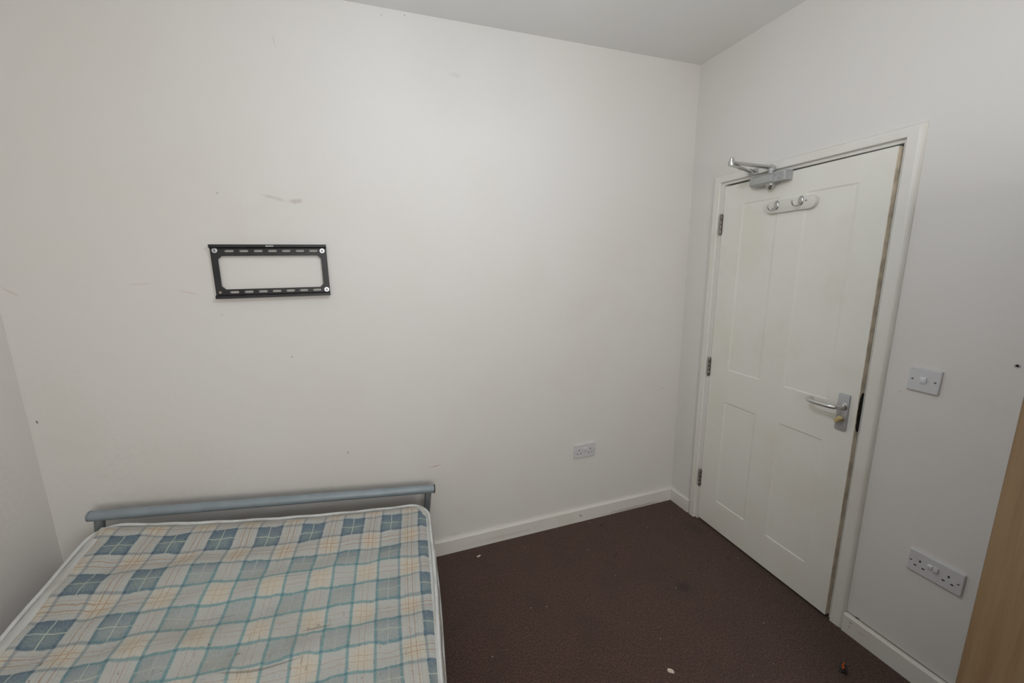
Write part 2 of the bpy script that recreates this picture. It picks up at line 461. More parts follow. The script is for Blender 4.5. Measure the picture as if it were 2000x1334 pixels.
# lamp added out of view above the viewer, standing in for bounced light
LX, LY, LZ = -1.45, -1.22, 2.25
cl = thing('added_lamp', 'opal globe lamp on a white cord, added out of view as a light source', 'lamp', (LX, LY, H))
bm = B(); lathe(bm, (LX, LY, H), (0, 0, -1), [(0, .045), (.018, .045), (.03, .012)], 32); obj('ceiling_rose', bm, M_frame, cl, smooth_=True)
bm = B(); tube(bm, [(LX, LY, H - .028), (LX, LY, LZ + .12)], .003, 8); obj('cord', bm, M_frame, cl, smooth_=True)
bm = B(); lathe(bm, (LX, LY, LZ + .125), (0, 0, -1), [(0, .008), (.010, .022), (.045, .024)], 24); obj('lamp_holder', bm, M_frame, cl, smooth_=True)
bm = B(); bmesh.ops.create_icosphere(bm, subdivisions=3, radius=.085, matrix=Matrix.Translation((LX, LY, LZ)))
obj('globe', bm, M_dome, cl, smooth_=True, autos=80)

# baseboards: square edge with a small chamfer at the top
def skirt(bm, p0, p1, nrm, h=SK, t=.018):
    p0, p1, nrm = Vector(p0), Vector(p1), Vector(nrm)
    prof = [(0, 0), (t, 0), (t, h - .006), (t - .0025, h - .0015), (t - .006, h), (0, h)]
    up = Vector((0, 0, 1))
    prism(bm, prof, lambda p: p0 + nrm * p[0] + up * p[1], lambda p: p1 + nrm * p[0] + up * p[1])
bm = B(); skirt(bm, (XL, 0, 0), (0, 0, 0), (0, -1, 0)); struct(obj('baseboard_back', bm, M_skirt_back), 'white painted baseboard under the bracket wall', 'baseboard')
bm = B(); skirt(bm, (0, -.018, 0), (0, -.168, 0), (-1, 0, 0)); struct(obj('baseboard_right', bm, M_skirt_right), 'short white baseboard between the corner and the door', 'baseboard')
bm = B(); skirt(bm, (0, -1.0455, 0), (0, YF, 0), (-1, 0, 0)); struct(obj('baseboard_right', bm, M_skirt_right), 'white baseboard under the double socket right of the door', 'baseboard')
bm = B(); skirt(bm, (XL, -.018, 0), (XL, YF, 0), (1, 0, 0)); struct(obj('baseboard_left', bm, M_skirt_back), 'white baseboard along the left wall behind the bed', 'baseboard')
bm = B(); skirt(bm, (XL + .018, YF, 0), (-.018, YF, 0), (0, 1, 0)); struct(obj('baseboard_front', bm, M_skirt_back), 'white baseboard under the assumed window', 'baseboard')

# door surround: lining, stop and moulding
tr1 = thing('trim_1', 'cream painted door frame and architrave around the door', 'door frame', (0, -.61, 0)); tr1['kind'] = 'structure'
bm = B()
JL, JR, JT = -.2335, -.9855, 1.9845
box(bm, (0.0, JL, 0), (T, YH, ZT)); box(bm, (0.0, YL, 0), (T, JR, ZT)); box(bm, (0.0, JR, JT), (T, JL, ZT))
obj('door_lining', bm, M_trim, tr1)
bm = B()
box(bm, (.048, JL - .012, 0), (.075, JL, JT)); box(bm, (.048, JR, 0), (.075, JR + .012, JT)); box(bm, (.048, JR, JT - .012), (.075, JL, JT))
obj('door_stop', bm, M_trim, tr1)
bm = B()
box(bm, (.0405, JR + .0005, JT - .013), (.0475, JL - .0005, JT - .0005))  # dark strip stands in for the shadow in the gap over the leaf
e = obj('gap_shade_strip', bm, M_gapshade, tr1); e['label'] = 'dark brown gap shade strip put in as shadow above the door'
bm = B()
def arch(bm, a, b, wdir):      # bar from a to b, inner edge line; wdir = outward in the wall plane
    a, b, wdir = Vector(a), Vector(b), Vector(wdir)
    return a, b, wdir
ia, ib, it = -.2155, -.9965, 1.9975       # inner edges
oa, ob, ot = -.168, -1.0455, 2.0375      # outer edges
t = .016; ch = .006
def barprof(inner, outer, n=5):
    s = 1 if outer > inner else -1
    pr = [(inner, 0), (inner, t - .003), (inner + s * .003, t)]
    for i in range(n + 1):
        a = PI / 2 * i / n; pr.append((outer - s * ch * (1 - math.sin(a)), t - ch * (1 - math.cos(a))))
    pr[-1] = (outer, t - ch); pr.append((outer, 0)); return pr
# mitred frame: sweep the profile around three sides
prs = [(k, tt) for k, tt in zip([0, 0, .06, .66, .80, .90, .97, 1, 1], [0, .013, t, t, t - .0015, t - .005, t - .010, t - .013, 0])]
path = []
for k, tt in prs:
    y0 = ia + (oa - ia) * k; y1 = ib + (ob - ib) * k; z1 = it + (ot - it) * k
    path.append([Vector((-tt, y0, 0)), Vector((-tt, y0, z1)), Vector((-tt, y1, z1)), Vector((-tt, y1, 0))])
rows = [[bm.verts.new(p) for p in r] for r in path]
for r0, r1 in zip(rows, rows[1:]):
    for i in range(3): bm.faces.new((r0[i], r1[i], r1[i + 1], r0[i + 1]))
for i in (0, 3): bm.faces.new([r[i] for r in rows])
obj('architrave', bm, M_trim, tr1)

# ------------------------------------------------------------------ door (local frame: hinge line at origin, +s runs to the latch = -y)
DW, DH, DT = .7465, 1.9575, .040
AJ = math.radians(1.72)
door = thing('door_1', 'cream four-panel door standing slightly ajar with a lever handle', 'door', (-.001, -.2362, .0165), (0, 0, -AJ)); door['kind'] = 'structure'
# local coords: x into the room is negative, y = -s
bm = B()
panels = [(.116, .316, 1.856, .972), (.433, .641, 1.856, .972), (.116, .316, .789, .176), (.433, .641, .789, .176)]
xs = sorted({0, DW} | {p for q in panels for p in (q[0], q[0] + .014, q[1] - .014, q[1])})
zs = sorted({0, DH} | {p for q in panels for p in (q[2], q[2] - .0055, q[3] + .0055, q[3])})
def depth(s, z):
    for (a, b, zt, zb) in panels:
        if a + .013 < s < b - .013 and zb + .005 < z < zt - .005: return .0032
    return 0
vg = {}
for i, s in enumerate(xs):
    for j, z in enumerate(zs): vg[i, j] = bm.verts.new((depth(s, z), -s, z))
for i in range(len(xs) - 1):
    for j in range(len(zs) - 1): bm.faces.new((vg[i, j], vg[i + 1, j], vg[i + 1, j + 1], vg[i, j + 1]))
bk = {k: bm.verts.new((DT, -xs[k[0]], zs[k[1]])) for k in vg if k[0] in (0, len(xs) - 1) or k[1] in (0, len(zs) - 1)}
I, J = len(xs) - 1, len(zs) - 1
loop = [(i, 0) for i in range(I + 1)] + [(I, j) for j in range(1, J + 1)] + [(i, J) for i in range(I - 1, -1, -1)] + [(0, j) for j in range(J - 1, 0, -1)]
for a, b in zip(loop, loop[1:] + loop[:1]): bm.faces.new((vg[a], bk[a], bk[b], vg[b]))
bm.faces.new([bk[a] for a in loop])
leaf = obj('leaf', bm, M_door, door, world_=False)
bm = B(); box(bm, (.0012, -DW - .0012, .002), (DT - .001, -DW + .0003, DH - .002))
e = obj('latch_edge', bm, M_dooredge, door, world_=False); e['label'] = 'bare brown unpainted edge of the door'
# broken mortice lock edge: ragged dark strip on the latch edge
bm = B()
z0 = .870; n = 22; rr = random.Random(3)
pl, pr_ = [], []
for i in range(n + 1):
    z = z0 + .165 * i / n; k = math.sin(PI * i / n) ** .4
    pl.append((.0008 + rr.uniform(0, .003) + (1 - k) * .012, z)); pr_.append((.034 + rr.uniform(-.003, .003) - (1 - k) * .012, z))
for a, b, c_, d_ in zip(pl, pl[1:], pr_, pr_[1:]):
    vs = [bm.verts.new((q[0], -DW - .0018 - rr.uniform(0, .0006), q[1])) for q in (a, c_, d_, b)]; bm.faces.new(vs)
r = bmesh.ops.extrude_face_region(bm, geom=list(bm.faces)); 
for v in [v for v in r['geom'] if isinstance(v, bmesh.types.BMVert)]: v.co.y += .0014
e = obj('lock_edge', bm, M_lockdark, door, world_=False); e['label'] = 'dark splintered lock edge'
# hinges
def hinge(zc):
    bm = B()
    lathe(bm, (-.0065, .0035, zc - .056), (0, 0, 1), [(0, .004), (.003, .0062), (.030, .0062), (.031, .0054), (.032, .0062), (.054, .0062), (.055, .0054), (.056, .0062), (.080, .0062), (.081, .0054), (.082, .0062), (.109, .0062), (.112, .004)], 14)
    o = obj('hinge', bm, M_hinge, door, world_=False, smooth_=True)
    bm = B(); box(bm, (-.0025, -.0035, zc - .052), (.001, .010, zc + .052), .0006)
    obj('hinge_plate', bm, M_hinge, o, world_=False)
for zc in (1.763, .966, .263): hinge(zc)
# handle on its backplate
def rbox_face(bm, s0, s1, z0, z1, x0, x1, r, n=6, ch=.002):
    """rounded plate on the door face: s along the door, x out of it"""
    poly = []
    for cx, cz, a0 in ((s1 - r, z1 - r, 0), (s0 + r, z1 - r, PI / 2), (s0 + r, z0 + r, PI), (s1 - r, z0 + r, 1.5 * PI)):
        for i in range(n + 1): a = a0 + PI / 2 * i / n; poly.append((cx + r * math.cos(a), cz + r * math.sin(a)))
    mids = ((s0 + s1) / 2, (z0 + z1) / 2)
    rings = []
    for x, ins in ((x0, 0), (x1 + ch, 0), (x1 + ch * .3, ch * .3), (x1, ch)):
        ring = []
        for (u, w) in poly:
            du = (u - mids[0]); dw = (w - mids[1]); L = math.hypot(du, dw)
            ring.append(bm.verts.new((x, -(u - du / L * ins), w - dw / L * ins)))
        rings.append(ring)
    m = len(poly)
    for a, b in zip(rings, rings[1:]):
        for k in range(m): bm.faces.new((a[k], a[(k + 1) % m], b[(k + 1) % m], b[k]))
    bm.faces.new(rings[0][::-1]); bm.faces.new(rings[-1])
bm = B(); rbox_face(bm, .6790, .7205, .862, 1.018, 0, -.0085, .006)
hp = obj('door_handle', bm, M_plate, door, world_=False, smooth_=True, autos=30); hp['label'] = 'aluminium lever handle on a rectangular backplate'
bm = B()
zc = .967; sc = .702
lathe(bm, (-.008, -sc, zc), (-1, 0, 0), [(0, .0165), (.004, .0165), (.006, .0145), (.012, .0115)], 24)
tube(bm, spline([(-.014, -sc, zc), (-.034, -sc, zc), (-.050, -sc + .004, zc), (-.0605, -sc + .018, zc), (-.063, -sc + .036, zc), (-.0635, -sc + .064, zc), (-.063, -sc + .088, zc + .001), (-.058, -sc + .104, zc + .001), (-.046, -sc + .113, zc + .001), (-.024, -sc + .114, zc + .001)], 6), .0092, 18)
obj('lever', bm, M_alu, hp, world_=False, smooth_=True)
bm = B()
lathe(bm, (-.008, -.702, .912), (-1, 0, 0), [(0, .0105), (.005, .0105), (.0055, .008), (.014, .008)], 20)
bm2 = B()
obj('key_cylinder', bm, M_brass, hp, world_=False, smooth_=True); bm2.free()
bm = B(); box(bm, (-.036, -.0085, -.0165), (-.018, .0085, .0165), .004, M=Matrix.Translation((0, -.702, .913)) @ Matrix.Rotation(math.radians(38), 4, 'X'))
box(bm, (-.030, -.0035, -.006), (-.012, .0035, .006), .002, M=Matrix.Translation((0, -.702, .912)))
e = obj('thumb_turn', bm, M_brass, hp, world_=False); e['label'] = 'small brass thumb turn'

# ------------------------------------------------------------------ door closer (fixed to leaf top)
DM = wmat(door)
def dl(x, s, z): return DM @ Vector((x, -s, z - .0165))       # door-local -> world, z measured from the floor
dc = thing('door_closer', 'silver overhead door closer with folding arm at the top of the door', 'door closer', dl(0, .29, 1.955), (0, 0, -AJ))
s0, s1 = .176, .372
bm = B()
# body: tapered box whose front steps back, hinge-side end chamfered
def ring_at(s, d, zt, zb, chm):
    return [(0, s, zt), (-d + chm, s, zt), (-d, s, zt - chm), (-d, s, zb + chm), (-d + chm, s, zb), (0, s, zb)]
secs = [ring_at(s0, .030, 1.974, 1.941, .010), ring_at(s0 + .010, .044, 1.979, 1.934, .011), ring_at(s0 + .030, .052, 1.980, 1.931, .010), ring_at(s1 - .066, .052, 1.980, 1.931, .010), ring_at(s1 - .060, .050, 1.980, 1.931, .008)]
R = [[bm.verts.new(dl(*p)) for p in sec] for sec in secs]
for a, b in zip(R, R[1:]):
    for k in range(6): bm.faces.new((a[k], a[(k + 1) % 6], b[(k + 1) % 6], b[k]))
bm.faces.new(R[0][::-1]); bm.faces.new(R[-1])
obj('body', bm, M_silverpaint, dc, smooth_=True, autos=25)
bm = B()
box(bm, (-.046, -(s1 - .004), 1.936 - .0165), (0, -(s1 - .061), 1.979 - .0165), .002)
bmesh.ops.transform(bm, matrix=DM, verts=bm.verts)
ep = obj('end_block', bm, M_plate, dc)
for (ds, zz, r_) in ((.046, 1.966, .0060), (.028, 1.967, .0047), (.029, 1.946, .0057)):
    bm = B(); lathe(bm, dl(-.0455, s1 - ds - .004, zz), DM.to_3x3() @ Vector((-1, 0, 0)), [(0, r_), (.0025, r_), (.003, r_ * .6), (.0012, r_ * .5)], 14)
    obj('adjusting_screw', bm, M_steel, ep, smooth_=True)
for zz in (1.946, 1.967):
    bm = B(); box(bm, (-.0475, -(s1 - .009), zz - .0085 - .0165), (-.045, -(s1 - .021), zz + .0085 - .0165), .001, M=DM)
    obj('cover_tab', bm, M_steel, ep)
bm = B(); lathe(bm, dl(-.028, .285, 1.933), (0, 0, -1), [(0, .019), (.007, .019), (.011, .0165), (.020, .0145), (.024, .0095), (.021, .007)], 28)
e = obj('pinion_cap', bm, M_chrome, dc, smooth_=True); e['label'] = 'round chrome cap under the closer'
P0 = dl(-.028, .282, 1.979)
EL = Vector((-.262, -.500, 2.016)); SH = Vector((-.030, -.408, 2.016))
bm = B(); lathe(bm, P0, (0, 0, 1), [(0, .012), (.010, .012), (.010, .016), (.032, .015), (.034, .008), (.040, .0075)], 24)
obj('pinion', bm, M_silverpaint, dc, smooth_=True)
def flatbar(bm, a, b, w0, w1, th, ext=.008):
    a, b = Vector(a), Vector(b); d = (b - a).normalized(); s = Vector((-d.y, d.x, 0)).normalized(); n = 8
    poly = []
    for i in range(n + 1): an = PI / 2 + PI * i / n; poly.append(a + d * math.cos(an) * w0 + s * math.sin(an) * w0)
    for i in range(n + 1): an = -PI / 2 + PI * i / n; poly.append(b + d * math.cos(an) * w1 + s * math.sin(an) * w1)
    lo_ = [bm.verts.new(p - Vector((0, 0, th / 2))) for p in poly]; hi_ = [bm.verts.new(p + Vector((0, 0, th / 2))) for p in poly]
    bm.faces.new(lo_[::-1]); bm.faces.new(hi_); m = len(poly)
    for k in range(m): bm.faces.new((lo_[k], lo_[(k + 1) % m], hi_[(k + 1) % m], hi_[k]))
bm = B(); flatbar(bm, (P0.x, P0.y, 2.006), (EL.x, EL.y, 2.018), .0140, .0120, .0085)
obj('main_arm', bm, M_steel, dc)
bm = B(); flatbar(bm, (EL.x, EL.y, 2.010), ((EL.x * .45 + SH.x * .55), (EL.y * .45 + SH.y * .55), 2.010), .0120, .0100, .007)
tube(bm, [(EL + (SH - EL) * .4) - Vector((0, 0, .006)), SH + (EL - SH) * .06 - Vector((0, 0, .006))], .0072, 12)
obj('fore_arm', bm, M_steel, dc, smooth_=True, autos=35)
bm = B(); lathe(bm, (EL.x, EL.y, 2.004), (0, 0, 1), [(0, .0125), (.004, .0135), (.020, .0125), (.0205, .0095), (.030, .0095), (.034, .006)], 22)
e = obj('elbow_joint', bm, M_chrome, dc, smooth_=True)
bm = B()
box(bm, (-.021, -.436, 1.997), (-.016, -.383, 2.026), .0015)
box(bm, (-.048, -.417, 2.000), (-.018, -.399, 2.004), .001); box(bm, (-.048, -.417, 2.017), (-.018, -.399, 2.021), .001)
lathe(bm, (-.036, -.408, 1.997), (0, 0, 1), [(0, .005), (.003, .0062), (.026, .0062), (.029, .004)], 14)
e = obj('arm_shoe', bm, M_steel, dc, smooth_=True, autos=30); e['label'] = 'steel arm bracket screwed to the door frame'

# ------------------------------------------------------------------ coat hooks
ZB0, ZB1 = 1.798, 1.854
hk = thing('coat_hook_rail', 'cream rounded hook board with two chrome hooks near the top of the door', 'coat rack', dl(0, .377, ZB0), (0, 0, -AJ))
def stadium(bm, s0, s1, z0, z1, th, ch):
    r = (z1 - z0) / 2; zc = (z0 + z1) / 2; rings = []
    for x, ins in ((0, 0), (-th + ch, 0), (-th + ch * .3, ch * .3), (-th, ch)):
        ring = []; rr_ = r - ins
        for i in range(17): a = -PI / 2 + PI * i / 16; ring.append(bm.verts.new(dl(x, s1 - r + rr_ * math.cos(a), zc + rr_ * math.sin(a))))
        for i in range(17): a = PI / 2 + PI * i / 16; ring.append(bm.verts.new(dl(x, s0 + r + rr_ * math.cos(a), zc + rr_ * math.sin(a))))
        rings.append(ring)
    m = len(rings[0])
    for a, b in zip(rings, rings[1:]):
        for k in range(m): bm.faces.new((a[k], a[(k + 1) % m], b[(k + 1) % m], b[k]))
    bm.faces.new(rings[0][::-1]); bm.faces.new(rings[-1])
bm = B(); stadium(bm, .262, .492, ZB0, ZB1, .016, .005)
bd = obj('board', bm, M_hookboard, hk, smooth_=True, autos=30)
for s, z in ((.299, 1.822), (.452, 1.834)):
    bm = B(); lathe(bm, dl(-.0158, s, z), (-1, 0, 0), [(0, .0036), (.001, .0036), (.0015, .002)], 12); obj('screw', bm, M_hinge, bd)
def hook(sc, zc):
    bm = B()
    c = dl(-.016, sc, zc)      # flattened oval plate
    n = 24; rings = []
    for x, k in ((0, 1), (-.003, .96), (-.0055, .75), (-.0065, .4), (-.0068, .02)):
        rings.append([bm.verts.new(dl(-.0155 + x, sc + .0120 * k * math.cos(2 * PI * i / n), zc + .0205 * k * math.sin(2 * PI * i / n))) for i in range(n)])
    for a, b in zip(rings, rings[1:]):
        for k in range(n): bm.faces.new((a[k], a[(k + 1) % n], b[(k + 1) % n], b[k]))
    bm.faces.new(rings[0][::-1]); bm.faces.new(rings[-1])
    pts = spline([dl(-.019, sc, zc - .013), dl(-.025, sc, zc - .018), dl(-.036, sc, zc - .0225), dl(-.050, sc, zc - .0235), dl(-.062, sc, zc - .019), dl(-.069, sc, zc - .009), dl(-.069, sc, zc - .002)], 6)
    L = len(pts)
    rad = [.0044 - .0018 * min(1, i / (L * .4)) for i in range(L)]; rad[-1] = .0030; rad[-2] = .0038; rad[-3] = .0034
    tube(bm, pts, .004, 12, radii=rad)
    o = obj('hook', bm, M_chrome, hk, smooth_=True, autos=50)
hook(.318, 1.833); hook(.430, 1.837)

# ------------------------------------------------------------------ tv wall bracket
bx0, bx1, bz0, bz1 = -2.461, -2.021, 1.4605, 1.6825
tvb = thing('tv_wall_bracket', 'black slotted metal mounting frame screwed to the wall above the bed', 'wall bracket', ((bx0 + bx1) / 2, 0, bz0))
yf, yb = -.0145, -.0115
ix0, ix1, iz0, iz1 = -2.437, -2.046, 1.4985, 1.6365
outer = [(bx0, bz0), (bx1, bz0), (bx1, bz1), (bx0, bz1)]
c = .014
inner = [(ix0 + c, iz0), (ix1 - c, iz0), (ix1, iz0 + c), (ix1, iz1 - c), (ix1 - c, iz1), (ix0 + c, iz1), (ix0, iz1 - c), (ix0, iz0 + c)]
slots = []
for row, zc_ in ((0, 1.6565), (1, 1.4860)):
    for k in range(7):
        a = -2.411 + .0533 * k; slots.append((a, a + .0345, zc_ - .0047, zc_ + .0047))
bm = B()
def loop_edges(pts, y):
    vs = [bm.verts.new((p[0], y, p[1])) for p in pts]
    return [bm.edges.new((vs[i], vs[(i + 1) % len(vs)])) for i in range(len(vs))]
def slot_poly(s):
    r = (s[3] - s[2]) / 2; zc_ = (s[2] + s[3]) / 2; P = []
    for i in range(7): a = -PI / 2 + PI * i / 6; P.append((s[1] - r + r * math.cos(a), zc_ + r * math.sin(a)))
    for i in range(7): a = PI / 2 + PI * i / 6; P.append((s[0] + r + r * math.cos(a), zc_ + r * math.sin(a)))
    return P
E = loop_edges(outer, yf) + loop_edges(inner, yf)
for s in slots: E += loop_edges(slot_poly(s), yf)
bmesh.ops.triangle_fill(bm, use_beauty=True, edges=E, normal=(0, -1, 0))
r = bmesh.ops.extrude_face_region(bm, geom=list(bm.faces))
for v in [v for v in r['geom'] if isinstance(v, bmesh.types.BMVert)]: v.co.y = yb
pf = obj('frame', bm, M_black, tvb)
# folded lips along top and bottom, and returns to the wall
bm = B()
def lip(zf, sgn):
    prof = [(yf - .0005, zf - sgn * .016), (yf - .0105, zf - sgn * .0125), (yf - .0125, zf - sgn * .010), (yf - .0125, zf - sgn * .001), (yf - .011, zf), (0, zf), (0, zf - sgn * .002), (yf - .009, zf - sgn * .002), (yf - .0105, zf - sgn * .0035), (yf - .0105, zf - sgn * .0095), (yf - .0005, zf - sgn * .0135)]
    prism(bm, prof, lambda p: (bx0, p[0], p[1]), lambda p: (bx1, p[0], p[1]))
lip(bz1, 1); lip(bz0, -1)
obj('folded_lip', bm, M_black, tvb)
for (sx, sz, big) in ((-2.444, 1.6585, 1), (-2.038, 1.656, 1), (-2.034, 1.4865, 1), (-2.445, 1.4865, 0)):
    if big:
        bm = B(); lathe(bm, (sx, yf, sz), (0, -1, 0), [(0, .0100), (.0012, .0100), (.0016, .0094)], 28)
        w = obj('screw', bm, M_screw, tvb, smooth_=True, autos=30)
        bm = B(); lathe(bm, (sx, yf - .0016, sz), (0, -1, 0), [(0, .0062), (.001, .0062), (.003, .0050), (.0036, .0036), (.0016, .0030), (.0015, .0005)], 20)
        obj('screw_head', bm, M_screw, w, smooth_=True)
        bm = B(); box(bm, (sx - .0030, yf - .0055, sz - .0007), (sx + .0030, yf - .0030, sz + .0007)); box(bm, (sx - .0007, yf - .0055, sz - .0030), (sx + .0007, yf - .0030, sz + .0030)); obj('screw_slot', bm, M_dark, w)
    else:
        bm = B(); lathe(bm, (sx, yf, sz), (0, -1, 0), [(0, .0058), (.001, .0058), (.003, .0045), (.0036, .002)], 18)
        w = obj('screw', bm, M_rust, tvb, smooth_=True); w['label'] = 'small dull rusty screw'
def text(name, body, size, M, m, parent):
    cu = bpy.data.curves.new('lettering', 'FONT'); cu.body = body; cu.size = size; cu.extrude = .0002; cu.align_x = 'CENTER'; cu.align_y = 'CENTER'; cu.offset = size * .02
    to = bpy.data.objects.new('lettering', cu); COL.objects.link(to)
    bpy.context.view_layer.update()
    me = to.evaluated_get(bpy.context.evaluated_depsgraph_get()).to_mesh()
    bm = B(); bm.from_mesh(me); to.to_mesh_clear() if hasattr(to, 'to_mesh_clear') else None
    bmesh.ops.transform(bm, matrix=M, verts=bm.verts)
    bpy.data.objects.remove(to)
    return obj(name, bm, m, parent)
text('lettering', 'eono', .0125, Matrix.Translation((-2.240, yf - .0128, 1.6767)) @ Matrix.Rotation(PI / 2, 4, 'X') @ Matrix.Scale(1.15, 4, (1, 0, 0)), M_white_ink, tvb)

# ------------------------------------------------------------------ sockets and switch
def plate_bm(w, h, t, r=.004):
    bm = B(); rings = []
    for y, ins in ((0, 0), (-t + .003, 0), (-t + .0010, .0010), (-t, .0032)):
        ring = []
        for cx, cz, a0 in ((w - r, h - r, 0), (r, h - r, PI / 2), (r, r, PI), (w - r, r, 1.5 * PI)):
            for i in range(5):
                a = a0 + PI / 2 * i / 4; rr_ = r - min(ins, r * .9)
                sx = ins - min(ins, r * .9)
                px = cx + rr_ * math.cos(a); pz = cz + rr_ * math.sin(a)
                ring.append(bm.verts.new((px, y, pz)))
        rings.append(ring)
    m = len(rings[0])
    for a, b in zip(rings, rings[1:]):
        for k in range(m): bm.faces.new((a[k], a[(k + 1) % m], b[(k + 1) % m], b[k]))
    bm.faces.new(rings[0][::-1]); bm.faces.new(rings[-1])
    return bm
def pin(bm, x, z, w, h, t): box(bm, (x - w / 2, -t - .0004, z - h / 2), (x + w / 2, -t + .002, z + h / 2), .0003)
def socket(name, label, loc, rz, tilt, rockers):
    W_, H_, t_ = .146, .086, .0095
    s = thing(name, label, 'socket', loc, (0, tilt, rz))
    p = obj('faceplate', plate_bm(W_, H_, t_), M_plastic2, s, world_=False, smooth_=True, autos=12)
    for g, cx in ((0, .0335), (1, .1095)):
        for (dx, dz, w, h) in ((0, .0115, .0046, .0085), (-.0112, -.0108, .0078, .0046), (.0112, -.0108, .0078, .0046)):
            bm = B(); pin(bm, cx + dx, .0395 + dz, w, h, t_); obj('pin_hole', bm, M_dark, p, world_=False)
        bm = B(); sx = .0085 if g == 0 else .1345
        lathe(bm, (sx, -t_ + .0005, .043), (0, -1, 0), [(0, .0034), (.0008, .0034), (.0012, .002)], 14); sc_ = obj('screw', bm, M_steel, p, world_=False)
    for i, (cx, zz, m_, ang) in enumerate(rockers):
        bm = B(); box(bm, (-.0068, -.0056, -.0095), (.0068, .001, .0095), .0012, M=Matrix.Translation((cx, -t_, zz)) @ Matrix.Rotation(ang, 4, 'X'))
        obj('rocker', bm, m_, p, world_=False, smooth_=True, autos=30)
    return s
RS = [(.0615, .051, M_rocker, .22), (.0765, .051, M_plastic, -.12)]
s1_ = socket('wall_socket', 'white double wall socket low on the wall right of the door, beside the wardrobe', (0, -1.2028, .4335), -PI / 2, math.radians(.8), RS)
s2_ = socket('wall_socket', 'white double wall socket low on the back wall right of the bed', (-.7559, 0, .4262), 0, 0, [(.0655, .053, M_plastic2, -.10), (.0805, .053, M_plastic2, -.10)])
sw = thing('light_switch', 'white single light switch on the wall right of the door handle', 'light switch', (0, -1.1115, 1.1085), (0, math.radians(1.2), -PI / 2))
p = obj('faceplate', plate_bm(.086, .086, .0095), M_plastic2, sw, world_=False, smooth_=True, autos=12)
bm = B(); box(bm, (-.0085, -.0055, -.0115), (.0085, .001, .0115), .0015, M=Matrix.Translation((.043, -.0095, .044)) @ Matrix.Rotation(.16, 4, 'X')); obj('rocker', bm, M_rocker, sw, world_=False, smooth_=True, autos=30)
for sx in (.0125, .0735):
    bm = B(); lathe(bm, (sx, -.009, .043), (0, -1, 0), [(0, .0036), (.0008, .0036), (.0012, .002)], 14); obj('screw', bm, M_hinge, sw, world_=False)
bm = B(); lathe(bm, (.001, -1.353, 1.250), (-1, 0, 0), [(0, .0065), (.002, .0065), (.0025, .0045), (.001, .003)], 16)
tag(obj('wall_plug', bm, M_greyplug, loc=(0, -1.353, 1.25)), 'small grey wall plug in the right wall above the wardrobe edge', 'wall plug')

# ------------------------------------------------------------------ mattress
SC = 1.04
PL = (0.50001178, -0.06856516, 0.16939538, -0.05929401)
PHI = -.07449383
ex = Vector((math.cos(PHI), math.sin(PHI))); en = Vector((math.sin(PHI), -math.cos(PHI)))
MO = Vector((-2.95, -.1)); MW, ML, MT = 1.292, 1.86, .17
def ztop(x, y):
    px = CAM.x + (x - CAM.x) / SC; py = CAM.y + (y - CAM.y) / SC
    z = PL[0] + PL[1] * (px + 2.3) + PL[2] * (py + .6) + PL[3] * (px + 2.3) * (py + .6)
    return CAM.z + SC * (z - CAM.z)
def slab(U, V, h=0):
    Ve = V if V < .95 else .95 + (V - .95) * .45      # the sag levels out towards the foot
    q = MO + ex * U + en * V; qe = MO + ex * U + en * Ve
    return CAM + (Vector((q.x, q.y, ztop(qe.x, qe.y) - h)) - CAM) * .98
CU = [-0.4848, 5.5072, 0.323, 0.4813, 0.0752, -0.1668, -0.0644, -0.0397, -0.093, -0.1806]
CV = [-0.4075, -0.6145, 5.9995, 0.4699, 0.6447, 0.3892, 0.0419, -0.68, 0.1774, -0.1034]
def poly(c, U, V):
    return c[0] + c[1] * U + c[2] * V + c[3] * U * U + c[4] * U * V + c[5] * V * V + c[6] * U ** 3 + c[7] * U * U * V + c[8] * U * V * V + c[9] * V ** 3
def patt(U, V):
    Uc = min(max(U, -.02), 1.31); Vc = min(V, .92)
    u = poly(CU, Uc, Vc) + (U - Uc) * 5.8; v = poly(CV, Uc, Vc) + (V - Vc) * 6.2
    return u, v
NX, NY, RC = 96, 130, .085
def rect_map(a, b):
    """a,b in 0..1 -> U,V with rounded corners and a slightly bowed head edge"""
    x = (a - .5) * MW; y = (b - .5) * ML; hx, hy = MW / 2 - RC, ML / 2 - RC
    if abs(x) > hx and abs(y) > hy:
        p = (abs(x) - hx) / RC; q = (abs(y) - hy) / RC
        x = math.copysign(hx + RC * p * math.sqrt(1 - q * q / 2), x); y = math.copysign(hy + RC * q * math.sqrt(1 - p * p / 2), y)
    U, V = x + MW / 2, y + ML / 2
    V += .030 * math.sin(PI * min(max(U / MW, 0), 1)) ** .8 * max(0, 1 - V / .45)
    k = min(max((V - .30) / .55, 0), 1); U -= .017 * k * k * (3 - 2 * k) * max(0, (U - MW * .5) / (MW * .5))
    return U, V
def relief(U, V, dE):
    w = min(1, dE / .07)
    z = .0045 * math.sin(V * 21 + .9 * math.sin(U * 5.1) + 1.2 * math.sin(V * 3)) + .003 * math.sin(U * 14 + 2 * math.sin(V * 4.3)) + .0025 * math.sin(U * 33 + V * 27)
    z += .004 * math.sin(V * 44 + U * 6)
    return z * w - .016 * math.exp(-(dE / .022) ** 2) + .004 * w
bm = B(); uvl = bm.loops.layers.uv.new('pattern'); uvr = bm.loops.layers.uv.new('rim'); rimd = {}
grid = {}; uvd = {}
